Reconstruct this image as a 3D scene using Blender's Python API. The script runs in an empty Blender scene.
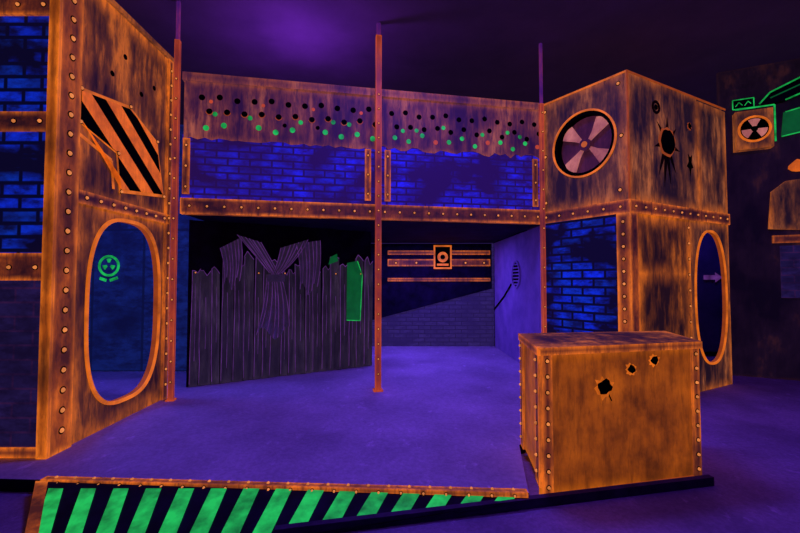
import bpy, bmesh, math, random
from mathutils import Vector
random.seed(7)
S = bpy.context.scene
S.view_settings.view_transform = 'Standard'

# ------------------------------------------------------------------ materials
def nt(name):
    m = bpy.data.materials.new(name); m.use_nodes = True
    t = m.node_tree; b = t.nodes['Principled BSDF']
    return m, t, b
def link(t, a, b): t.links.new(a, b)
def node(t, typ, **kw):
    n = t.nodes.new(typ)
    for k, v in kw.items(): setattr(n, k, v)
    return n
def math_(t, op, a, b=None, clamp=False):
    n = node(t, 'ShaderNodeMath', operation=op); n.use_clamp = clamp
    for i, v in enumerate((a, b)):
        if v is None: continue
        if isinstance(v, (int, float)): n.inputs[i].default_value = v
        else: link(t, v, n.inputs[i])
    return n.outputs[0]
def mix(t, f, a, b, mode='MIX'):
    n = node(t, 'ShaderNodeMix', data_type='RGBA', blend_type=mode)
    for s, v in ((n.inputs[0], f), (n.inputs[6], a), (n.inputs[7], b)):
        if isinstance(v, (int, float)): s.default_value = v
        elif isinstance(v, tuple): s.default_value = (*v, 1)
        else: link(t, v, s)
    return n.outputs[2]
def noise(t, sc, scale=(1, 1, 1), detail=5, rough=.55, loc=(0, 0, 0), coord='Object'):
    tc = node(t, 'ShaderNodeTexCoord'); mp = node(t, 'ShaderNodeMapping')
    mp.inputs['Scale'].default_value = scale; mp.inputs['Location'].default_value = loc
    link(t, tc.outputs[coord], mp.inputs[0])
    n = node(t, 'ShaderNodeTexNoise'); n.inputs['Scale'].default_value = sc
    n.inputs['Detail'].default_value = detail; n.inputs['Roughness'].default_value = rough
    link(t, mp.outputs[0], n.inputs['Vector'])
    return n.outputs[0]
def mrange(t, v, a, b, c=0, d=1):
    n = node(t, 'ShaderNodeMapRange'); n.inputs[1].default_value = a; n.inputs[2].default_value = b
    n.inputs[3].default_value = c; n.inputs[4].default_value = d; link(t, v, n.inputs[0])
    return n.outputs[0]
def ramp(t, v, stops):
    n = node(t, 'ShaderNodeValToRGB'); cr = n.color_ramp
    while len(cr.elements) < len(stops): cr.elements.new(.5)
    for e, (p, c) in zip(cr.elements, stops): e.position = p; e.color = (*c, 1)
    link(t, v, n.inputs[0]); return n.outputs[0]
def edge_dist(t):
    a = node(t, 'ShaderNodeUVMap', uv_map='UVMap'); b = node(t, 'ShaderNodeUVMap', uv_map='UV2')
    sa = node(t, 'ShaderNodeSeparateXYZ'); sb = node(t, 'ShaderNodeSeparateXYZ')
    link(t, a.outputs[0], sa.inputs[0]); link(t, b.outputs[0], sb.inputs[0])
    m1 = math_(t, 'MINIMUM', sa.outputs[0], sa.outputs[1]); m2 = math_(t, 'MINIMUM', sb.outputs[0], sb.outputs[1])
    return math_(t, 'MINIMUM', m1, m2)
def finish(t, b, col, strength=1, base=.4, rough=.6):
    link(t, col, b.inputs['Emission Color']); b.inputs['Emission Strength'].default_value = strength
    bc = mix(t, 1.0, col, (base, base, base), 'MULTIPLY')
    bc = mix(t, 1.0, bc, (.020, .012, .022), 'ADD') if base < .5 else bc
    link(t, bc, b.inputs['Base Color'])
    b.inputs['Roughness'].default_value = rough
    b.inputs['Specular IOR Level'].default_value = .15
def rust(name, dark, mid, bright, edge=.08, es=1., strength=1., sx=7, sz=1.3, loc=(0, 0, 0), lo=.38, hi=.68, rim=None, grime=.75):
    m, t, b = nt(name)
    n1 = noise(t, 1, (sx, sx, sz), 7, .66, loc)
    n2 = noise(t, 1.7, (1, 1, .8), 4, .55, (3 + loc[0], 1, 2))
    s = math_(t, 'ADD', math_(t, 'MULTIPLY', n1, .55), math_(t, 'MULTIPLY', n2, .45))
    c = ramp(t, s, [(lo, dark), ((lo + hi) / 2, mid), (hi, bright)])
    d = edge_dist(t)
    dn = math_(t, 'ADD', d, math_(t, 'MULTIPLY', math_(t, 'SUBTRACT', n1, .5), edge * 1.6))
    f = mrange(t, dn, 0, edge, 1, 0)
    f = math_(t, 'MULTIPLY', math_(t, 'POWER', math_(t, 'MAXIMUM', f, 0.0), 1.6), es)
    f = math_(t, 'MULTIPLY', f, mrange(t, n2, .38, .58, .3, 1), True)
    c = mix(t, f, c, rim or bright)
    g = noise(t, 1, (14, 14, 2.2), 5, .7, (9, 4, 1))
    c = mix(t, mrange(t, g, .46, .68, 0, grime), c, dark)
    g2 = noise(t, 1, (38, 38, 9), 4, .7, (2, 7, 1))
    c = mix(t, mrange(t, g2, .50, .66, 0, grime * .6), c, dark)
    finish(t, b, c, strength, .25)
    return m
def flat(name, col, strength=1, var=.35, nsc=6):
    m, t, b = nt(name)
    n = noise(t, nsc, (1, 1, 1), 4)
    c = ramp(t, n, [(.3, tuple(x * (1 - var) for x in col)), (.65, col)])
    finish(t, b, c, strength, .3)
    return m
def matte(name, c1, c2, nsc=3, rough=.8, em=None, bump=0, spec=.3, lo=.35, hi=.68):
    m, t, b = nt(name)
    n = noise(t, nsc, (1, 1, 1), 7, .6)
    c = ramp(t, n, [(lo, c1), (hi, c2)]); link(t, c, b.inputs['Base Color'])
    b.inputs['Roughness'].default_value = rough; b.inputs['Specular IOR Level'].default_value = spec
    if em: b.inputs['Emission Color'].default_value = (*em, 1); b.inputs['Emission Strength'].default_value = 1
    if bump:
        bp = node(t, 'ShaderNodeBump'); bp.inputs['Strength'].default_value = bump
        link(t, n, bp.inputs['Height']); link(t, bp.outputs[0], b.inputs['Normal'])
    return m
def concrete(name, c1, c2, speck=.35, rough=.7):
    """worn speckled floor: broad patches, fine grain, pale scuffs"""
    m, t, b = nt(name)
    n = noise(t, 1.1, (1, 1, 1), 5, .55); c = ramp(t, n, [(.32, c1), (.68, c2)])
    f = noise(t, 26, (1, 1, 1), 4, .75); c = mix(t, mrange(t, f, .38, .64, speck, 0), c, tuple(x * .35 for x in c1))
    s = noise(t, 7, (1, .6, 1), 6, .7, (4, 2, 0)); c = mix(t, mrange(t, s, .60, .72, 0, .5), c, tuple(min(1, x * 1.5) for x in c2))
    link(t, c, b.inputs['Base Color']); b.inputs['Roughness'].default_value = rough
    b.inputs['Specular IOR Level'].default_value = .3
    bp = node(t, 'ShaderNodeBump'); bp.inputs['Strength'].default_value = .25; bp.inputs['Distance'].default_value = .02
    link(t, f, bp.inputs['Height']); link(t, bp.outputs[0], b.inputs['Normal'])
    return m
def bricks(name, c1, c2, mortar, w=.32, h=.12, ms=.014, lo=.42, hi=.56, back=(.002, .002, .012), strength=1, loc=(0, 0, 0)):
    m, t, b = nt(name)
    u = node(t, 'ShaderNodeUVMap', uv_map='UVMap')
    br = node(t, 'ShaderNodeTexBrick'); br.inputs['Scale'].default_value = 1
    br.inputs['Brick Width'].default_value = w; br.inputs['Row Height'].default_value = h
    br.inputs['Mortar Size'].default_value = ms; br.inputs['Mortar Smooth'].default_value = .5
    br.inputs['Color1'].default_value = (*c1, 1); br.inputs['Color2'].default_value = (*c2, 1)
    br.inputs['Mortar'].default_value = (*mortar, 1)
    link(t, u.outputs[0], br.inputs[0])
    n = noise(t, 1.5, (1, 1, 1.5), 4, .5, loc); f = mrange(t, n, lo, hi)
    n2 = noise(t, 5, (1, 1, 2.2), 4, .65); f2 = mrange(t, n2, .36, .62, .12, 1)
    c = mix(t, math_(t, 'MULTIPLY', f, f2, True), back, br.outputs[0])
    finish(t, b, c, strength, .8)
    return m

M = {}
M['panelL'] = rust('rust_plate_paint', (.012, .004, .006), (.125, .028, .006), (.46, .10, .010), .20, .95, sx=7, lo=.43, hi=.63, rim=(.74, .15, .010))
M['panelR'] = rust('rust_plate_dim', (.012, .005, .009), (.11, .030, .014), (.38, .105, .032), .16, .85, loc=(5, 2, 1), lo=.43, hi=.63, rim=(.55, .12, .014))
M['crate'] = rust('crate_plate_paint', (.04, .008, .003), (.24, .046, .004), (.42, .085, .005), .11, .9, sx=3, sz=2.5, lo=.36, hi=.64, rim=(.62, .13, .008), grime=.5)
M['beam'] = rust('girder_paint', (.022, .005, .009), (.12, .020, .010), (.34, .062, .010), .05, 1, sx=4, sz=4, lo=.42, hi=.66, rim=(.82, .16, .014))
M['post'] = rust('post_paint', (.05, .010, .004), (.26, .046, .005), (.62, .12, .008), .06, .9, sx=5, sz=2, lo=.40, hi=.64, rim=(.90, .19, .014), grime=.55)
M['band'] = rust('perforated_band_paint', (.020, .005, .035), (.12, .024, .036), (.34, .085, .055), .10, .5, sx=7, sz=1.0, lo=.41, hi=.64, rim=(.48, .10, .03), grime=.85)
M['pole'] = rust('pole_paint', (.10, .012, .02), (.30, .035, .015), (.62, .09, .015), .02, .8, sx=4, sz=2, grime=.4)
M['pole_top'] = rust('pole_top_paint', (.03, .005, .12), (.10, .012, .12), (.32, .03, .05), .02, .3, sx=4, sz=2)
M['or'] = flat('fluorescent_orange', (.82, .16, .010), 1, .6, 4)
M['ordim'] = flat('dim_orange', (.30, .048, .006))
M['hzo'] = rust('hazard_orange', (.30, .045, .005), (.70, .12, .008), (1.0, .20, .015), .02, .2, sx=3, sz=3, grime=.4)
M['rivet'] = flat('rivet_paint', (.85, .25, .06), 1, .5)
M['ring'] = matte('rivet_washer', (.01, .002, .002), (.03, .006, .004), spec=.05)
M['green'] = flat('fluorescent_green', (.012, .50, .085), 1, .75, 7)
M['greendim'] = flat('dim_green', (.002, .085, .022))
M['reddot'] = flat('fluorescent_red', (.50, .06, .02))
M['black'] = matte('black_paint', (.004, .003, .008), (.014, .010, .03), 4, spec=.1)
M['sooty'] = rust('sooty_wall_paint', (.002, .001, .004), (.008, .003, .010), (.05, .012, .012), .05, .2, sx=2, sz=1, lo=.42, hi=.70, grime=.4)
M['dark'] = matte('dark_wall_paint', (.010, .006, .02), (.022, .014, .045), 2, spec=.1)
M['hole'] = matte('hole_black', (.001, .001, .001), (.004, .002, .003), spec=.02)
M['brick'] = bricks('blue_brick_paint', (.016, .014, .60), (.012, .012, .34), (.012, .004, .075), .30, .105, .018, .43, .60, (.016, .004, .062))
M['brick_big'] = bricks('blue_brick_large', (.004, .022, .64), (.003, .025, .32), (.001, .002, .02), .34, .125, .024, .46, .59, (.003, .002, .018))
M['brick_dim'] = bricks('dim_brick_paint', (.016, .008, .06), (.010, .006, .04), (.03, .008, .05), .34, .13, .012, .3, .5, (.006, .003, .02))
M['brick_vio'] = bricks('violet_brick_paint', (.030, .016, .10), (.022, .012, .075), (.012, .006, .04), .30, .10, .014, .3, .45, (.016, .008, .06))
M['purple'] = flat('purple_outline_paint', (.12, .03, .21), 1, .75, 4)
M['purplewall'] = matte('violet_wall_paint', (.22, .18, .38), (.38, .30, .56), 2.5, em=(.005, .002, .03))
M['innerR'] = matte('inner_violet_wall_paint', (.05, .05, .14), (.10, .09, .24), 2.5)
M['blade'] = rust('fan_blade_paint', (.22, .05, .06), (.50, .15, .13), (.72, .27, .22), .02, .3, sx=3, sz=3, grime=.3)
M['well'] = rust('fan_well_paint', (.02, .004, .012), (.06, .010, .03), (.14, .02, .04), .02, .3, sx=3, sz=3)
M['plank'] = rust('aged_plank_paint', (.006, .004, .010), (.018, .011, .026), (.045, .026, .055), .03, .5, sx=9, sz=1, rim=(.05, .025, .07))
M['cloth'] = matte('grey_drape_cloth', (.05, .035, .08), (.18, .13, .22), 5, em=(.014, .008, .020))
M['floor'] = concrete('platform_concrete_paint', (.34, .32, .38), (.58, .54, .64))
M['floor2'] = concrete('lower_concrete_paint', (.15, .12, .20), (.38, .30, .46))
M['ceil'] = matte('ceiling_paint', (.08, .045, .10), (.14, .08, .17), .8, em=(.0045, .002, .009), spec=.1)
M['ledge'] = matte('ledge_timber', (.03, .02, .05), (.07, .05, .10), 6, spec=.1)
M['inner'] = bricks('inner_wall_paint', (.006, .014, .12), (.004, .009, .08), (.003, .006, .04), .9, 2.5, .03, .3, .5, (.003, .004, .035))

# ------------------------------------------------------------------ builders
class Seg:
    def __init__(s, p0, p1):
        s.p = Vector((p0[0], p0[1], 0)); d = Vector((p1[0] - p0[0], p1[1] - p0[1], 0))
        s.L = d.length; s.d = d.normalized(); s.n = Vector((s.d.y, -s.d.x, 0))
    def w(s, u, z, n=0): return s.p + s.d * u + s.n * n + Vector((0, 0, z))
class Part:
    def __init__(s): s.v = []; s.f = []; s.uv = []; s.m = []; s.mats = []
    def mi(s, m):
        if m not in s.mats: s.mats.append(m)
        return s.mats.index(m)
    def face(s, co, uv, box, m):
        i = len(s.v); s.v += [tuple(c) for c in co]; s.f.append(list(range(i, i + len(co))))
        s.m.append(s.mi(m)); u0, v0, u1, v1 = box
        s.uv.append([((u - u0, v - v0), (u1 - u, v1 - v)) for u, v in uv])
    def prism(s, seg, pts, n0, n1, m, sm=None, hole=None):
        sm = sm or m
        us = [p[0] for p in pts]; zs = [p[1] for p in pts]; box = (min(us), min(zs), max(us), max(zs))
        N = len(pts)
        for n in (n1, n0):
            if hole is None:
                s.face([seg.w(u, z, n) for u, z in pts], pts, box, m if n == n1 else sm)
            else:
                for i in range(N):
                    j = (i + 1) % N; q = [pts[i], pts[j], hole[j], hole[i]]
                    s.face([seg.w(u, z, n) for u, z in q], q, box, m if n == n1 else sm)
        for loop in ([pts] if hole is None else [pts, hole]):
            for i in range(N):
                a, b = loop[i], loop[(i + 1) % N]; L = math.hypot(a[0] - b[0], a[1] - b[1])
                s.face([seg.w(*a, n0), seg.w(*b, n0), seg.w(*b, n1), seg.w(*a, n1)],
                       [(0, 0), (L, 0), (L, n1 - n0), (0, n1 - n0)], (0, 0, L, n1 - n0), sm)
    def rect(s, seg, u0, u1, z0, z1, n0, n1, m, sm=None):
        s.prism(seg, [(u0, z0), (u1, z0), (u1, z1), (u0, z1)], n0, n1, m, sm)
    def disc(s, seg, u, z, r, n0, n1, m, k=18, jag=0, ry=None):
        ry = ry or r; pts = []
        for i in range(k):
            a = 2 * math.pi * i / k; q = 1 + random.uniform(-jag, jag)
            pts.append((u + r * q * math.cos(a), z + ry * q * math.sin(a)))
        s.prism(seg, pts, n0, n1, m)
    def ringd(s, seg, u, z, r0, r1, n0, n1, m, k=32, a0=0, a1=2 * math.pi):
        for i in range(k):
            a = a0 + (a1 - a0) * i / k; b = a0 + (a1 - a0) * (i + 1) / k
            q = [(u + r * math.cos(t), z + r * math.sin(t)) for r, t in ((r0, a), (r1, a), (r1, b), (r0, b))]
            s.prism(seg, q, n0, n1, m)
    def rivet(s, seg, u, z, n, r=.026):
        s.disc(seg, u, z, r * 1.5, n, n + .003, M['ring'], 10)
        k = 8; prev = None
        for lv, (rr, h) in enumerate(((1, .003), (.75, .014), (.3, .02))):
            cur = [(u + r * rr * math.cos(2 * math.pi * i / k), z + r * rr * math.sin(2 * math.pi * i / k), n + h) for i in range(k)]
            if prev:
                for i in range(k):
                    j = (i + 1) % k; q = [prev[i], prev[j], cur[j], cur[i]]
                    s.face([seg.w(*c) for c in q], [c[:2] for c in q], (u - 1, z - 1, u + 1, z + 1), M['rivet'])
            prev = cur
        s.face([seg.w(*c) for c in prev], [c[:2] for c in prev], (u - 1, z - 1, u + 1, z + 1), M['rivet'])
    def rivets(s, seg, a, b, count, n, r=.026):
        for i in range(count):
            t = i / max(1, count - 1)
            s.rivet(seg, a[0] + (b[0] - a[0]) * t, a[1] + (b[1] - a[1]) * t, n, r)
    def line(s, seg, pts, w, n, m, th=.004):
        for a, b in zip(pts, pts[1:]):
            dx, dz = b[0] - a[0], b[1] - a[1]; L = math.hypot(dx, dz) or 1; ox, oz = -dz / L * w / 2, dx / L * w / 2
            s.prism(seg, [(a[0] - ox, a[1] - oz), (b[0] - ox, b[1] - oz), (b[0] + ox, b[1] + oz), (a[0] + ox, a[1] + oz)], n, n + th, m)
    def star(s, seg, u, z, r0, r1, k, n0, n1, m, sq=1):
        pts = []
        for i in range(k * 2):
            a = math.pi * i / k + .3; q = (r1 if i % 2 else r0) * random.uniform(.75, 1.15)
            pts.append((u + q * math.cos(a), z + q * sq * math.sin(a)))
        s.prism(seg, pts, n0, n1, m)
    def bullet(s, seg, u, z, r, n, rim='or'):
        pts = []; k = 18
        for i in range(k):
            a = 2 * math.pi * i / k; q = r * (1.6 if i % 2 else 1.15) * random.uniform(.8, 1.1)
            pts.append((u + q * math.cos(a), z + q * math.sin(a)))
        s.prism(seg, pts, n, n + .006, M[rim])
        s.disc(seg, u + r * .08, z + r * .05, r, n + .005, n + .009, M['hole'], 14, .22)
    def poly(s, co, m):
        xs = [c[0] for c in co]; ys = [c[1] for c in co]
        s.face(co, [(c[0], c[1]) for c in co], (min(xs), min(ys), max(xs), max(ys)), m)
    def build(s, name, loc=Vector((0, 0, 0)), parent=None):
        me = bpy.data.meshes.new(name)
        me.from_pydata([tuple(Vector(v) - loc) for v in s.v], [], s.f)
        a = me.uv_layers.new(name='UVMap'); b = me.uv_layers.new(name='UV2'); k = 0
        for fu in s.uv:
            for p, q in fu:
                a.data[k].uv = p; b.data[k].uv = q; k += 1
        for m in s.mats: me.materials.append(m)
        for i, p in enumerate(me.polygons): p.material_index = s.m[i]
        bm = bmesh.new(); bm.from_mesh(me)
        bmesh.ops.remove_doubles(bm, verts=bm.verts, dist=1e-5)
        bmesh.ops.recalc_face_normals(bm, faces=bm.faces); bm.to_mesh(me); bm.free()
        o = bpy.data.objects.new(name, me); S.collection.objects.link(o)
        if parent: o.parent = parent
        else: o.location = loc
        return o
class Group:
    def __init__(s, name, loc): s.name = name; s.loc = Vector(loc); s.parts = {}
    def __getitem__(s, k): return s.parts.setdefault(k, Part())
    def done(s):
        e = bpy.data.objects.new(s.name, None); e.location = s.loc; e.empty_display_size = .2
        S.collection.objects.link(e)
        for k, p in s.parts.items(): p.build(k, s.loc, e)
        return e
def clip(poly, a, b, c):  # keep a*x+b*y<=c
    out = []
    for i in range(len(poly)):
        p, q = poly[i], poly[(i + 1) % len(poly)]
        fp, fq = a * p[0] + b * p[1] - c, a * q[0] + b * q[1] - c
        if fp <= 0: out.append(p)
        if (fp < 0 < fq) or (fq < 0 < fp):
            t = fp / (fp - fq); out.append((p[0] + (q[0] - p[0]) * t, p[1] + (q[1] - p[1]) * t))
    return out
def superell(cu, cz, a, b, e, k=64):
    pts = []
    for i in range(k):
        t = 2 * math.pi * i / k; c, s_ = math.cos(t), math.sin(t)
        pts.append((cu + a * math.copysign(abs(c) ** (2 / e), c), cz + b * math.copysign(abs(s_) ** (2 / e), s_)))
    return pts
def outer_match(hole, cu, cz, u0, u1, z0, z1):
    out = []
    for (u, z) in hole:
        du, dz = u - cu, z - cz
        tu = ((u1 if du > 0 else u0) - cu) / du if abs(du) > 1e-6 else 1e9
        tz = ((z1 if dz > 0 else z0) - cz) / dz if abs(dz) > 1e-6 else 1e9
        t = min(tu, tz); out.append([cu + du * t, cz + dz * t])
    for c in ((u0, z0), (u1, z0), (u1, z1), (u0, z1)):
        j = min(range(len(out)), key=lambda i: (out[i][0] - c[0]) ** 2 + (out[i][1] - c[1]) ** 2); out[j] = list(c)
    return [tuple(p) for p in out]

ZP = .10; CEIL = 5.55
# ------------------------------------------------------------------ shell
p = Part(); p.poly([(-9, -3, 0), (10, -3, 0), (10, 12, 0), (-9, 12, 0)], M['floor2']); p.build('floor')
p = Part(); p.poly([(-9, -3, CEIL), (10, -3, CEIL), (10, 12, CEIL), (-9, 12, CEIL)], M['ceil']); p.build('ceiling')
def wall(name, a, b, z0, z1, m, th=.08):
    sg = Seg(a, b); q = Part(); q.rect(sg, 0, sg.L, z0, z1, -th, 0, m); q.build(name); return sg
wall('wall_back', (-9, 11.9), (10, 11.9), 0, CEIL, M['dark'])
wall('wall_left', (-8.9, -3), (-8.9, 11.8), 0, CEIL, M['dark'])
wall('wall_right', (9.9, 11.8), (9.9, -3), 0, CEIL, M['dark'])
wall('wall_front', (9.9, -2.9), (-8.9, -2.9), 0, CEIL, M['dark'])

# stage platform
pl = Part()
out = [(-8.7, 3.55), (-2.85, 3.27), (.97, 3.07), (1.16, 3.95), (3.0, 5.42), (2.32, 6.45), (2.32, 9.86), (-8.7, 9.86)]
top = [(x, y, ZP) for x, y in out]; pl.poly(top, M['floor'])
for i in range(len(out)):
    a, b = out[i], out[(i + 1) % len(out)]
    pl.face([(a[0], a[1], .002), (b[0], b[1], .002), (b[0], b[1], ZP), (a[0], a[1], ZP)], [(0, 0), (1, 0), (1, 1), (0, 1)], (0, 0, 1, 1), M['black'])
pl.build('stage_platform')

# hazard striped ramp
g = Group('hazard_striped_ramp', (-1, 3, 0))
def rz(y): return .004 + (ZP - .006) * max(0, min(1, (y - 2.62) / (3.2 - 2.62)))
rp = [(-2.36, 2.62), (-.82, 2.66), (.93, 3.02), (.96, 3.06), (-2.85, 3.25)]
def rampface(part, pts, dz, m):
    part.poly([(x, y, rz(y) + dz) for x, y in pts], m)
rampface(g['deck'], rp, 0, M['black'])
for i in range(15):
    t = i / 14
    Xt = -2.68 + 3.53 * t; lean = -.38 + .78 * t; w = .115 + .02 * t
    st = [(Xt - w / 2 - lean, 2.60), (Xt + w / 2 - lean, 2.60), (Xt + w / 2 + .02, 3.15), (Xt - w / 2 + .02, 3.15)]
    dx, dy = 3.42, .70; nx, ny = dy, -dx; c = nx * -.82 + ny * 2.695
    st = clip(st, nx, ny, c)
    if len(st) > 2: rampface(g['stripe_%d' % i], st, .004, M['green'])
e0 = Seg((-2.87, 3.26), (.96, 3.06))
g['edge_trim'].rect(e0, 0, e0.L, .075, ZP + .012, -.05, .012, M['beam'])
g['edge_trim'].rivets(e0, (.15, .088), (e0.L - .1, .088), 22, .012, .010)
for k_ in range(24):
    g['top_rivets'].disc(e0, .1 + k_ * .158, ZP + .015, .010, -.035, -.02, M['rivet'], 8)
rampface(g['side_trim'], [(-2.40, 2.60), (-2.31, 2.60), (-2.80, 3.24), (-2.90, 3.24)], .008, M['post'])
g.done()
ls = Seg((-.82, 2.67), (2.60, 3.37)); p = Part()
p.rect(ls, 0, ls.L, .002, .072, -.05, 0, M['ledge'])
p.build('ledge_timber')

# ------------------------------------------------------------------ barricade crate
g = Group('rusty_barricade', (1.85, 3.7, 0))
CF = Seg((1.10, 3.16), (2.57, 3.49)); CL = Seg((1.20, 3.96), (1.10, 3.16)); H = 1.17
CR = Seg((2.57, 3.49), (2.74, 4.20)); CB = Seg((2.74, 4.20), (1.20, 3.96))
g['front_plate'].rect(CF, 0, CF.L, .002, H - .02, -.04, 0, M['crate'])
g['side_plate'].rect(CL, 0, CL.L, .101, H - .02, -.04, -.002, M['crate'])
g['far_side_plate'].rect(CR, 0, CR.L, .002, H - .02, -.04, -.002, M['crate'])
g['rear_plate'].rect(CB, 0, CB.L, .11, H - .02, -.04, -.002, M['crate'])
for u0, u1 in ((0, .09), (CF.L - .07, CF.L)):
    g['posts'].rect(CF, u0, u1, .004, H, 0, .022, M['beam'])
    g['rivets'].rivets(CF, ((u0 + u1) / 2, .10), ((u0 + u1) / 2, H - .1), 9, .022, .014)
g['posts'].rect(CL, CL.L - .12, CL.L + .02, .102, H, 0, .022, M['beam'])
g['posts'].rect(CL, 0, .12, .102, H, 0, .022, M['beam'])
g['rivets'].rivets(CL, (CL.L - .05, .2), (CL.L - .05, H - .1), 8, .022, .014)
g['rivets'].rivets(CL, (.06, .2), (.06, H - .1), 8, .022, .014)
g['top_rail'].rect(CF, -.03, CF.L + .03, H - .055, H + .005, 0, .03, M['beam'])
g['top_rail'].rect(CL, -.03, CL.L + .03, H - .055, H + .005, 0, .03, M['beam'])
tp = [CF.w(-.03, H + .006, .03), CF.w(CF.L + .03, H + .006, .03), CR.w(CR.L, H + .006, .02), CB.w(CB.L + .02, H + .006, .02)]
g['top_plate'].poly([tuple(v) for v in tp], M['panelL'])
g['bottom_rail'].rect(CF, .09, CF.L - .07, .003, .04, 0, .012, M['ordim'])
g['bullet_holes'].bullet(CF, .57, .83, .062, .001)
g['bullet_holes'].bullet(CF, .83, .965, .036, .001)
g['bullet_holes'].bullet(CF, 1.06, 1.03, .036, .001)
g['bullet_holes'].line(CF, [(.61, .78), (.64, .72)], .01, .001, M['hole'])
g.done()

# ------------------------------------------------------------------ left tower
g = Group('riveted_tower', (-4, 4.6, ZP))
LT = Seg((-3.2, 3.67), (-3.2, 5.5)); LF = Seg((-6.4, 3.67), (-3.2, 3.67)); TH = 4.75
cu, cz, a_, b_ = 1.03, 1.36, .60, 1.02
hole = superell(cu, cz, a_, b_, 2.9)
g['door_plate'].prism(LT, outer_match(hole, cu, cz, .22, LT.L, ZP + .002, 2.5), -.06, 0, M['panelL'], M['ordim'], hole)
h2 = superell(cu, cz, a_ + .03, b_ + .035, 2.9)
g['door_frame'].prism(LT, h2, 0, .02, M['or'], M['or'], superell(cu, cz, a_ - .002, b_ - .002, 2.9))
g['upper_plate'].rect(LT, .22, LT.L, 2.5, TH, -.06, 0, M['panelL'])
g['girder'].rect(LT, .0, LT.L, 2.47, 2.60, 0, .03, M['beam'])
g['corner_post'].rect(LT, -.03, .24, ZP + .002, TH, -.06, .035, M['post'])
g['corner_post'].rect(LT, LT.L - .10, LT.L, ZP + .002, TH, 0, .03, M['beam'])
g['rivets'].rivets(LT, (.12, .3), (.12, 4.6), 24, .036, .024)
g['rivets'].rivets(LT, (LT.L - .05, .3), (LT.L - .05, 4.6), 22, .03, .018)
g['rivets'].rivets(LT, (.35, 2.535), (LT.L - .15, 2.535), 8, .03, .018)
g['roof'].rect(LT, 0, LT.L, TH, TH + .05, -3.1, .04, M['panelR'])
hp = [(.27, 3.60), (.98, 3.72), (1.50, 3.50), (1.66, 2.85), (.86, 2.74), (.80, 3.14), (.27, 3.28)]
big = [(u + (u - 1.0) * .05, z + (z - 3.25) * .08) for u, z in hp]
g['hazard_plate'].prism(LT, big, 0, .012, M['or'])
g['hazard_plate'].prism(LT, hp, .012, .018, M['hole'])
for k in range(-2, 7):
    c0 = 3.30 + k * .40; q = clip(hp, .75, 1, c0 + .21); q = clip(q, -.75, -1, -c0) if len(q) > 2 else q
    if len(q) > 2: g['hazard_stripes'].prism(LT, q, .018, .022, M['hzo'])
for u, z in big: g['hazard_rivets'].rivet(LT, u * .97 + .03, z * .98 + .065, .023, .018)
g['inset_plate'].line(LT, [(.27, 3.16), (.72, 3.03), (.76, 2.72)], .035, .002, M['or'])
for u, z in ((.9, 4.3), (1.2, 4.0), (1.45, 4.2), (.7, 4.0)): g['small_holes'].disc(LT, u, z, .03, 0, .006, M['hole'], 12)
g['front_wall'].rect(LF, 0, LF.L, ZP + .002, TH, -.06, -.001, M['brick_big'])
for z0, z1 in ((.11, .2), (1.70, 1.95), (3.08, 3.26), (4.18, 4.36)):
    g['front_beams'].rect(LF, 0, LF.L - .0, z0, z1, 0, .03, M['beam'])
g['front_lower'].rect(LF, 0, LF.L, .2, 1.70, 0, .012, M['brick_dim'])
g['corner_post'].rect(LF, LF.L - .06, LF.L + .036, ZP + .002, TH, 0, .036, M['post'])
for z in (1.82, 3.17, 4.27): g['rivets'].rivets(LF, (LF.L - .6, z), (LF.L - .12, z), 3, .03, .018)
g.done()
si = wall('wall_inner_left', (-8.6, 7.1), (-3.3, 7.1), ZP + .002, 4.5, M['inner'])
q = Group('round_green_sign', (-5.2, 7.08, 1.9))
U = 8.6 - 5.16
q['ring'].ringd(si, U, 1.96, .15, .19, .01, .02, M['green'], 24)
for k in range(3):
    a = math.pi / 2 + k * 2 * math.pi / 3
    q['trefoil'].ringd(si, U, 1.98, .04, .11, .012, .02, M['green'], 5, a - .4, a + .4)
q['base_bars'].line(si, [(U - .16, 1.74), (U - .04, 1.70)], .05, .01, M['green'])
q['base_bars'].line(si, [(U + .02, 1.70), (U + .16, 1.75)], .05, .01, M['green'])
q.done()

# ------------------------------------------------------------------ balcony
g = Group('balcony', (-.4, 6.1, 2.6))
BA = Seg((-3.03, 5.5), (2.32, 6.5)); UP = 2.73
for u0, u1 in ((.0, UP), (UP, BA.L)):
    g['brick_panel'].rect(BA, u0, u1, 2.8, 3.75, -.06, 0, M['brick'])
g['cap_rail'].rect(BA, 0, BA.L, 4.49, 4.60, -.10, .05, M['band'])
g['floor_girder'].rect(BA, 0, BA.L, 2.62, 2.84, -.06, .04, M['beam'])
g['rivets'].rivets(BA, (.12, 2.73), (BA.L - .1, 2.73), 24, .04, .017)
def jag(u0, u1, zb, zt, amp):
    n = int((u1 - u0) / .09); pts = [(u1, zt), (u0, zt)]
    return [(u0 + (u1 - u0) * i / n, zb + random.uniform(-amp, amp)) for i in range(n + 1)] + pts
g['perforated_band'].prism(BA, jag(.02, UP, 3.69, 4.49, .018), -.05, .012, M['band'])
g['perforated_band'].prism(BA, jag(UP, BA.L, 3.72, 4.49, .05), -.05, .012, M['band'])
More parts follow.
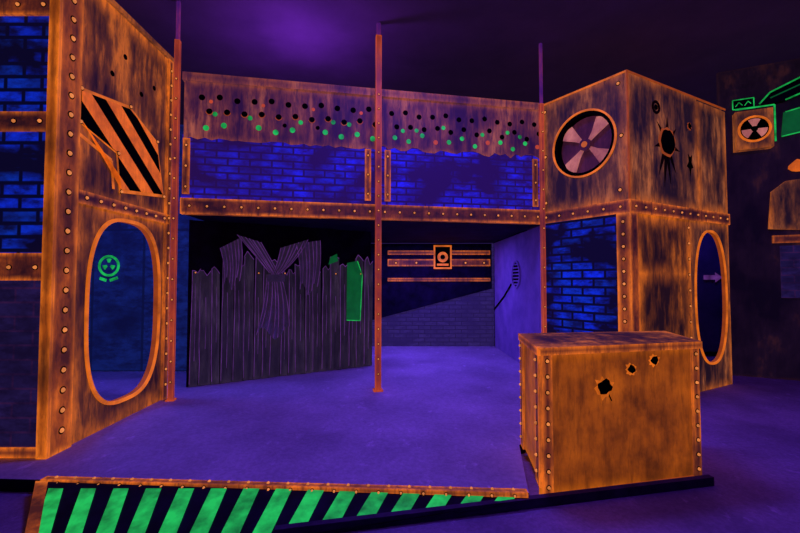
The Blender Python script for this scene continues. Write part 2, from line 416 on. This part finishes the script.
for i in range(11):
    u = .25 + i * .235
    g['punched_holes'].disc(BA, u, 4.27 + .02 * math.sin(i * 2), .042, .012, .016, M['hole'], 12)
    g['punched_holes'].disc(BA, u + .1, 4.08 + .02 * math.sin(i * 3), .042, .012, .016, M['hole'], 12)
    g['punched_holes'].ringd(BA, u + .1, 4.08 + .02 * math.sin(i * 3), .042, .052, .012, .017, M['ordim'], 10, 3.3, 6.2)
    if i not in (2, 6): g['green_spots'].disc(BA, u + .06, 3.84 + (.05 if i % 2 else 0), .040, .012, .017, M['green'], 12)
    if i in (1, 3, 6, 8, 9): g['green_spots'].disc(BA, u - .06, 4.02 + .03 * math.sin(i), .034, .012, .017, M['green'], 12)
    elif i % 2: g['punched_holes'].disc(BA, u - .05, 3.95, .03, .012, .016, M['hole'], 12)
    if i % 3 == 0: g['red_spots'].disc(BA, u + .12, 4.22, .026, .012, .017, M['reddot'], 12)
for i in range(12):
    u = UP + .22 + i * .215
    g['punched_holes'].disc(BA, u, 4.25 + .03 * math.sin(i * 2), .040, .012, .016, M['hole'], 12)
    g['punched_holes'].disc(BA, u + .08, 4.05 + .05 * math.sin(i * 3), .040, .012, .016, M['hole'], 12)
    g['green_spots' if i % 4 != 3 else 'red_spots'].disc(BA, u + .05, 3.88 + .06 * math.sin(i * 4), .036, .012, .017, M['green' if i % 4 != 3 else 'reddot'], 12)
    if i in (1, 2, 4, 7, 9, 10): g['green_spots'].disc(BA, u - .04, 4.04 + .05 * math.sin(i * 5), .032, .012, .017, M['green'], 12)
for u in (.06, UP - .14, UP + .16, BA.L - .12):
    g['strap'].rect(BA, u - .045, u + .045, 2.9, 3.68, .0, .022, M['beam'])
    g['rivets'].rivets(BA, (u, 3.0), (u, 3.58), 3, .022, .016)
d0 = BA.w(0, 0, -.06); d1 = BA.w(BA.L, 0, -.06)
for z in (2.63, 2.72):
    g['deck'].poly([(d0.x, d0.y, z), (d1.x, d1.y, z), (2.3, 9.8, z), (-3.1, 9.8, z)], M['dark'])
g.done()
def pole(u, n, w, split, r, um='pole_top'):
    c = BA.w(u, 0, n); q = Group('support_pole', (c.x, c.y, ZP))
    q['shaft'].rect(BA, u - w / 2, u + w / 2, ZP + .002, split, n - w / 2, n + w / 2, M['pole'])
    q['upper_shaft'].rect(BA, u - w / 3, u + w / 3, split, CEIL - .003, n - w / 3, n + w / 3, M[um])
    q['foot'].rect(BA, u - w * .8, u + w * .8, ZP + .002, ZP + .02, n - w * .8, n + w * .8, M['pole'])
    q['rivets'].rivets(BA, (u, .35), (u, min(split, 4.6) - .15), r, n + w / 2, .013)
    q.done()
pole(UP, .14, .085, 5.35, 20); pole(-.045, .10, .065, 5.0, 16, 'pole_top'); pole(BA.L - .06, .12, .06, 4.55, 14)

# ------------------------------------------------------------------ right tower
g = Group('riveted_tower', (3.7, 6.3, 0))
RL = Seg((2.32, 6.5), (3.10, 5.38)); RR = Seg((3.10, 5.38), (5.46, 6.63)); TH = 4.58
fu, fz, fr = .72, 3.74, .48
fh = superell(fu, fz, fr, fr, 2, 48)
g['fan_plate'].prism(RL, outer_match(fh, fu, fz, 0, RL.L, 2.8, TH), -.05, 0, M['panelR'], M['ordim'], fh)
g['fan_ring'].prism(RL, superell(fu, fz, fr + .022, fr + .022, 2, 48), 0, .02, M['or'], M['or'], superell(fu, fz, fr - .003, fr - .003, 2, 48))
g['fan_ring'].ringd(RL, fu, fz, fr - .05, fr - .003, -.12, -.0, M['hole'], 32)
g['fan_well'].disc(RL, fu, fz, fr + .02, -.20, -.16, M['well'], 32)
for k in range(4):
    a = math.radians(50 + 90 * k)
    pts = []
    for r, da in ((.06, -.3), (.2, -.28), (.41, -.30), (.425, -.15), (.43, 0), (.425, .15), (.41, .28), (.2, .20), (.06, .25)):
        pts.append((fu + r * math.cos(a + da), fz + r * math.sin(a + da)))
    g['fan_blades'].prism(RL, pts, -.10, -.08, M['blade'])
g['fan_hub'].disc(RL, fu, fz, .09, -.11, -.04, M['well'], 20)
g['fan_hub'].disc(RL, fu, fz, .045, -.04, -.03, M['or'], 16)
for u, z in ((.08, 4.44), (1.25, 4.44), (.08, 2.95), (1.25, 2.95), (.08, 3.7), (1.28, 3.7)): g['rivets'].rivet(RL, u, z, 0, .022)
g['girder'].rect(RL, 0, RL.L + .02, 2.62, 2.80, -.04, .03, M['beam'])
g['girder'].rect(RR, -.02, RR.L, 2.62, 2.80, -.04, .03, M['beam'])
g['rivets'].rivets(RL, (.1, 2.71), (RL.L - .1, 2.71), 6, .03, .017)
g['rivets'].rivets(RR, (.1, 2.71), (RR.L - .1, 2.71), 12, .03, .017)
g['upper_plate'].rect(RR, 0, 1.78, 2.8, TH, -.05, 0, M['panelR'])
g['upper_plate'].rect(RR, 1.80, RR.L, 2.8, TH - .05, -.05, 0, M['panelR'])
g['brick_panel'].rect(RL, 0, RL.L, ZP + .002, 2.62, -.05, 0, M['brick_big'])
g['posts'].rect(RL, RL.L - .16, RL.L + .025, .002, 2.62, 0, .03, M['post'])
g['posts'].rect(RR, -.025, .14, .002, 2.62, 0, .03, M['beam'])
g['rivets'].rivets(RL, (RL.L - .07, .3), (RL.L - .07, 2.5), 14, .03, .02)
g['corner_edge'].rect(RR, -.015, .02, 2.8, TH, 0, .012, M['ordim'])
g['top_edge'].rect(RR, 0, RR.L, TH - .025, TH, 0, .012, M['ordim'])
g['top_edge'].rect(RL, 0, RL.L, TH - .025, TH, 0, .012, M['or'])
cu, cz, a_, b_ = 2.07, 1.44, .46, 1.03
hole = superell(cu, cz, a_, b_, 2.4)
g['door_plate'].prism(RR, outer_match(hole, cu, cz, 1.5, RR.L, .002, 2.62), -.05, 0, M['panelR'], M['ordim'], hole)
g['door_frame'].prism(RR, superell(cu, cz, a_ + .025, b_ + .03, 2.4), 0, .02, M['or'], M['or'], superell(cu, cz, a_ - .002, b_ - .002, 2.4))
g['lower_plate'].rect(RR, .14, 1.5, 1.80, 2.62, -.05, 0, M['panelL'])
g['lower_plate'].rect(RR, .14, 1.5, .002, 1.80, -.05, 0, M['panelL'])
g['rivets'].rivets(RR, (1.45, .6), (1.45, 2.5), 9, 0, .018)
for dx, dz in ((-.22, -.50), (-.08, -.66), (.08, -.60), (.22, -.42), (.26, .26), (-.24, .28), (.02, .40), (-.32, -.1), (.34, -.08)):
    L = math.hypot(dx, dz); px, pz = -dz / L * .05, dx / L * .05
    g['large_hole'].prism(RR, [(.93 - px, 3.72 - pz), (.93 + dx * .6 - px * .7, 3.72 + dz * .6 - pz * .7), (.93 + dx, 3.72 + dz), (.93 + dx * .6 + px * .5, 3.72 + dz * .6 + pz * .5), (.93 + px, 3.72 + pz)], .001, .004, M['ring'])
g['large_hole'].disc(RR, .93, 3.73, .215, .004, .012, M['ordim'], 20, .08)
g['large_hole'].disc(RR, .94, 3.73, .185, .012, .016, M['hole'], 20, .06)
g['large_hole'].ringd(RR, .67, 4.2, .06, .10, .001, .01, M['ring'], 16)
g['large_hole'].disc(RR, .67, 4.2, .04, .001, .01, M['hole'], 16)
g['large_hole'].star(RR, 1.55, 3.5, .05, .12, 5, .001, .004, M['hole'], 1.8)
g['large_hole'].bullet(RR, 1.55, 4.08, .045, .001, 'ordim')
g['roof'].poly([tuple(v) for v in (RL.w(0, TH, -.0), RR.w(0, TH, 0), RR.w(RR.L, TH, 0), RR.w(RR.L, TH, -1.6))], M['panelR'])
g.done()
sw = wall('wall_inner_right', (2.9, 9.0), (8.6, 9.0), .11, 4.5, M['innerR'])
p = Part(); ua = (.78 * 9.0 - 2.9)
p.prism(sw, [(ua - .2, 1.72), (ua + .06, 1.72), (ua + .06, 1.66), (ua + .22, 1.77), (ua + .06, 1.88), (ua + .06, 1.82), (ua - .2, 1.82)], .01, .02, M['purple'])
p.build('arrow_sign')

# ------------------------------------------------------------------ under the balcony
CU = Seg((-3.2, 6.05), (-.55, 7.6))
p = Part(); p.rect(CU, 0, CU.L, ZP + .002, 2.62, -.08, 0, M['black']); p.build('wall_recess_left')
g = Group('plank_barricade', (-1.9, 6.8, ZP))
u = .03; i = 0
while u < CU.L - .1:
    w = random.uniform(.11, .19); zt = 2.0 + random.uniform(-.16, .14); n1 = random.choice((.025, .035, .045))
    sl = random.uniform(-.02, .02)
    pts = [(u, ZP + .01), (u + w - .012, ZP + .01), (u + w - .012 + sl, zt + random.uniform(-.09, .05)), (u + w * .6 + sl, zt + random.uniform(-.08, .06)), (u + w * .3 + sl, zt + random.uniform(-.05, .1)), (u + sl, zt)]
    g['planks'].prism(CU, pts, .005, n1, M['plank'])
    wob = [(u + .008 + sl * k / 6 + random.uniform(-.006, .006), ZP + .05 + (zt - ZP - .05) * k / 6) for k in range(7)]
    g['plank_outlines'].line(CU, wob, .008, n1 + .001, M['purple'])
    g['plank_outlines'].line(CU, [(u + w * .5, .3 + .5 * random.random()), (u + w * .55, 1.1), (u + w * .48, 1.4 + .3 * random.random())], .005, n1 + .001, M['purple'])
    g['plank_outlines'].line(CU, pts[2:6], .009, n1 + .001, M['purple'])
    if i % 3 == 0: g['nails'].rivet(CU, u + w * .5, 1.82, n1, .012)
    u += w; i += 1
g['green_marker'].rect(CU, .50, .64, 1.95, 2.05, .050, .056, M['green'])
g['green_marker'].prism(CU, [(2.20, 1.98), (2.38, 2.05), (2.36, 2.18), (2.24, 2.12)], .050, .056, M['greendim'])
g['painted_green_glow'].prism(CU, [(2.55, .98), (2.82, .96), (2.86, 1.8), (2.76, 2.06), (2.56, 2.02)], .050, .056, M['greendim'])  # green light on a doorway edge, put in as a flat glowing shape
for k in range(3): g['painted_green_glow'].line(CU, [(2.59 + .09 * k, 1.0), (2.60 + .08 * k, 1.95)], .008, .057, M['greendim'])
g['painted_green_glow'].line(CU, [(2.55, .98), (2.82, .96), (2.86, 1.8), (2.76, 2.06)], .014, .057, M['green'])
g.done()
g = Group('draped_curtain', (-2.0, 6.6, 1.5))
def drape(pts_top, pts_bot, folds, amp, n0, sag=0):
    K = 48; R = 14; grid = []
    for r in range(R + 1):
        v = r / R; row = []
        for k in range(K + 1):
            t = k / K
            a = pts_top(t); b = pts_bot(t)
            uu = a[0] * (1 - v) + b[0] * v + .03 * math.sin(v * 3.0); zz = a[1] * (1 - v) + b[1] * v - sag * math.sin(math.pi * v)
            row.append((uu, zz, n0 + amp * math.sin(folds * 2 * math.pi * t + v)))
        grid.append(row)
    return grid
def putdrape(gr, key, step=8):
    for r in range(len(gr) - 1):
        for k in range(len(gr[0]) - 1):
            q = [gr[r][k], gr[r][k + 1], gr[r + 1][k + 1], gr[r + 1][k]]
            g[key].face([CU.w(*c) for c in q], [c[:2] for c in q], (0, 0, 5, 5), M['cloth'])
    for k in range(0, len(gr[0]), step):
        for r in range(len(gr) - 1):
            a, b = gr[r][k], gr[r + 1][k]
            q = [(a[0] - .005, a[1], a[2] + .014), (a[0] + .005, a[1], a[2] + .014), (b[0] + .005, b[1], b[2] + .014), (b[0] - .005, b[1], b[2] + .014)]
            g[key + '_outlines'].face([CU.w(*c) for c in q], [c[:2] for c in q], (0, 0, 5, 5), M['purple'])
# swag thrown over the fence: left bunch, crossing right bunch, hanging tails
putdrape(drape(lambda t: (.66 + .36 * t, 2.42 - .10 * t), lambda t: (1.12 + .26 * t, 1.86 - .22 * t), 4, .03, .13, .03), 'left_swag')
putdrape(drape(lambda t: (1.34 + .46 * t, 2.24 + .16 * t), lambda t: (1.10 + .24 * t, 1.62 + .20 * t), 4, .03, .13, .03), 'right_swag')
putdrape(drape(lambda t: (1.12 + .24 * t, 1.74), lambda t: (.96 + .52 * t, .84 + .10 * math.sin(t * 8)), 4, .035, .13), 'tail_cloth')
putdrape(drape(lambda t: (1.60 + .42 * t, 2.32 + .08 * t), lambda t: (1.66 + .30 * t, 1.55 + .1 * math.sin(t * 9)), 3, .025, .12), 'side_cloth')
putdrape(drape(lambda t: (.42 + .30 * t, 2.20 + .18 * t), lambda t: (.48 + .22 * t, 1.65 + .1 * math.sin(t * 9)), 3, .025, .12), 'end_cloth')
g['tie'].rect(CU, 1.12, 1.40, 1.68, 1.80, .09, .18, M['cloth'])
g.done()

CBk = Seg((-1.2, 9.8), (2.30, 9.8))
p = Part(); p.rect(CBk, 0, CBk.L, ZP + .002, 2.62, -.06, 0, M['brick_vio']); p.build('wall_corridor_back')
g = Group('railed_panel', (.8, 9.75, 1.5))
g['black_sheet'].prism(CBk, [(.2, .65), (3.44, 1.5), (3.44, 2.6), (.2, 2.6)], .002, .03, M['black'])  # flat black sheet over the brick, lower edge slanted
for z0, z1, m in ((2.33, 2.43, 'beam'), (2.05, 2.22, 'beam'), (1.68, 1.76, 'beam')):
    g['rails'].rect(CBk, .9, 3.40, z0, z1, .03, .05, M[m])
for u in (1.1, 1.6, 2.8, 3.25): g['rivets'].rivet(CBk, u, 2.13, .05, .025)
g.done()
g = Group('warning_plate', (1.02, 9.7, 2.2))
g['frame'].rect(CBk, 2.02, 2.46, 1.98, 2.56, .05, .07, M['or'])
g['face'].rect(CBk, 2.06, 2.42, 2.02, 2.52, .07, .078, M['hole'])
g['bars'].ringd(CBk, 2.24, 2.27, .06, .13, .078, .084, M['or'], 16)
g['bars'].rect(CBk, 2.10, 2.38, 2.06, 2.11, .078, .084, M['hzo'])
g.done()
PW = Seg((2.30, 9.74), (2.33, 6.52))
p = Part(); p.rect(PW, 0, PW.L, ZP + .002, 2.61, -.05, 0, M['purplewall']); p.build('wall_corridor_right')
g = Group('round_wall_vent', (2.25, 7.95, 1.8))
vu = 9.74 - 7.95
g['rim'].ringd(PW, vu, 1.82, .24, .28, 0, .03, M['purplewall'], 28)
g['well'].disc(PW, vu, 1.82, .24, 0, .006, M['hole'], 28)
for k in range(-3, 4):
    hw = math.sqrt(.23 ** 2 - (k * .065) ** 2); g['slats'].rect(PW, vu - hw, vu + hw, 1.82 + k * .065 - .012, 1.82 + k * .065 + .014, .006, .025, M['purplewall'])
g.done()
p = Part(); p.line(PW, [(.0, 1.0), (.9, 1.35), (1.45, 1.62)], .035, .002, M['hole'], .02)
p.build('wall_cable')

# ------------------------------------------------------------------ far right structure
FR = Seg((5.6, 7.4), (8.6, 6.0))
p = Part(); p.rect(FR, .30, FR.L, .002, CEIL - .01, -.08, 0, M['sooty']); p.build('wall_alcove_right')
g = Group('fan_box_sign', (6.4, 7.0, 4.3))
g['box'].rect(FR, .50, 1.02, 4.02, 4.70, .0, .16, M['panelR'])
g['frame'].ringd(FR, .76, 4.36, .20, .235, .16, .175, M['or'], 24)
g['disc'].disc(FR, .76, 4.36, .20, .16, .166, M['hole'], 24)
for k in range(3):
    a = math.pi / 2 + k * 2 * math.pi / 3
    g['blades'].ringd(FR, .76, 4.36, .05, .18, .166, .174, M['blade'], 5, a - .5, a + .5)
g['bracket'].line(FR, [(.50, 4.74), (1.04, 4.74), (1.04, 4.10)], .025, .161, M['green'])
g.done()
g = Group('green_duct', (6.6, 6.9, 4.9))
g['duct'].prism(FR, [(.85, 4.78), (1.0, 4.98), (1.75, 5.32), (1.95, 5.10), (1.6, 4.95), (1.2, 4.80)], .02, .12, M['black'])
g['outline'].line(FR, [(.85, 4.80), (1.0, 4.98), (1.75, 5.32)], .025, .121, M['green'])
g['outline'].line(FR, [(1.0, 4.88), (1.4, 5.04), (1.8, 5.22)], .02, .121, M['greendim'])
g['outline'].line(FR, [(1.2, 4.81), (1.6, 4.96), (1.95, 5.12)], .025, .121, M['green'])
g['plate'].prism(FR, [(1.16, 4.2), (1.75, 4.3), (1.8, 4.75), (1.2, 4.62)], .02, .05, M['greendim'])
g['outline'].line(FR, [(1.16, 4.2), (1.75, 4.3)], .02, .051, M['green'])
g['outline'].line(FR, [(1.22, 4.62), (1.8, 4.75)], .02, .051, M['green'])
g.done()
g = Group('green_label_sign', (6.2, 7.1, 4.85))
g['board'].rect(FR, .50, .80, 4.79, 4.96, .0, .04, M['black'])
g['border'].line(FR, [(.50, 4.79), (.80, 4.79), (.80, 4.96), (.50, 4.96), (.50, 4.79)], .016, .041, M['green'])
g['marks'].line(FR, [(.54, 4.84), (.59, 4.91), (.64, 4.85)], .012, .041, M['green'])
g['marks'].line(FR, [(.67, 4.84), (.72, 4.91), (.76, 4.86)], .012, .041, M['green'])
g.done()
g = Group('rusty_wall_plate', (7, 6.8, 2.8))
g['plate'].prism(FR, [(.95, 2.6), (2.2, 2.5), (2.2, 3.5), (1.2, 3.42), (1.0, 3.25)], .0, .04, M['panelR'])
g['plate'].rect(FR, 1.0, 2.2, 2.35, 2.48, .0, .05, M['beam'])
g['patch'].disc(FR, 1.38, 3.68, .13, .0, .05, M['hzo'], 14, .2, .10)
g['lower_plate'].rect(FR, 1.1, 2.2, 1.4, 2.3, .0, .03, M['brick_dim'])
g.done()

# ------------------------------------------------------------------ lights (UV blacklights)
def area(name, loc, rot, size, power, col, sy=None):
    l = bpy.data.lights.new(name, 'AREA'); l.shape = 'RECTANGLE'; l.size = size; l.size_y = sy or size
    l.energy = power; l.color = col
    o = bpy.data.objects.new(name, l); o.location = loc; o.rotation_euler = [math.radians(a) for a in rot]
    S.collection.objects.link(o); return o
UV = (.16, .07, 1.0)
area('blacklight_stage', (.4, 4.5, 5.3), (0, 0, 0), 2.2, 145, UV, .5)
area('blacklight_front', (1.5, 1.2, 5.3), (0, 0, 0), 4.0, 38, (.26, .06, 1), .5)
area('blacklight_right', (5.0, 3.6, 5.3), (0, 0, 0), 2.0, 60, (.24, .06, 1), .5)
area('blacklight_corridor', (.4, 8.6, 2.58), (0, 0, 0), 1.8, 80, (.17, .07, 1), .3)
area('blacklight_tower', (-4.6, 5.6, 4.3), (0, 0, 0), 1.2, 60, (.05, .07, 1), .6)
area('blacklight_balcony', (-1.6, 6.1, 4.45), (180, 0, 0), .7, 26, (.36, .07, 1), .25)
area('blacklight_right_room', (6.6, 8.2, 4.2), (0, 0, 0), .8, 22, (.1, .05, 1), .4)
w = bpy.data.worlds.new('world'); S.world = w; w.use_nodes = True
w.node_tree.nodes['Background'].inputs[0].default_value = (.01, .004, .03, 1); w.node_tree.nodes['Background'].inputs[1].default_value = .3

cam = bpy.data.cameras.new('camera'); cam.lens = 18; cam.sensor_width = 36
co = bpy.data.objects.new('camera', cam); co.location = (0, 0, 1.7); co.rotation_euler = (math.radians(92), 0, 0)
S.collection.objects.link(co); S.camera = co
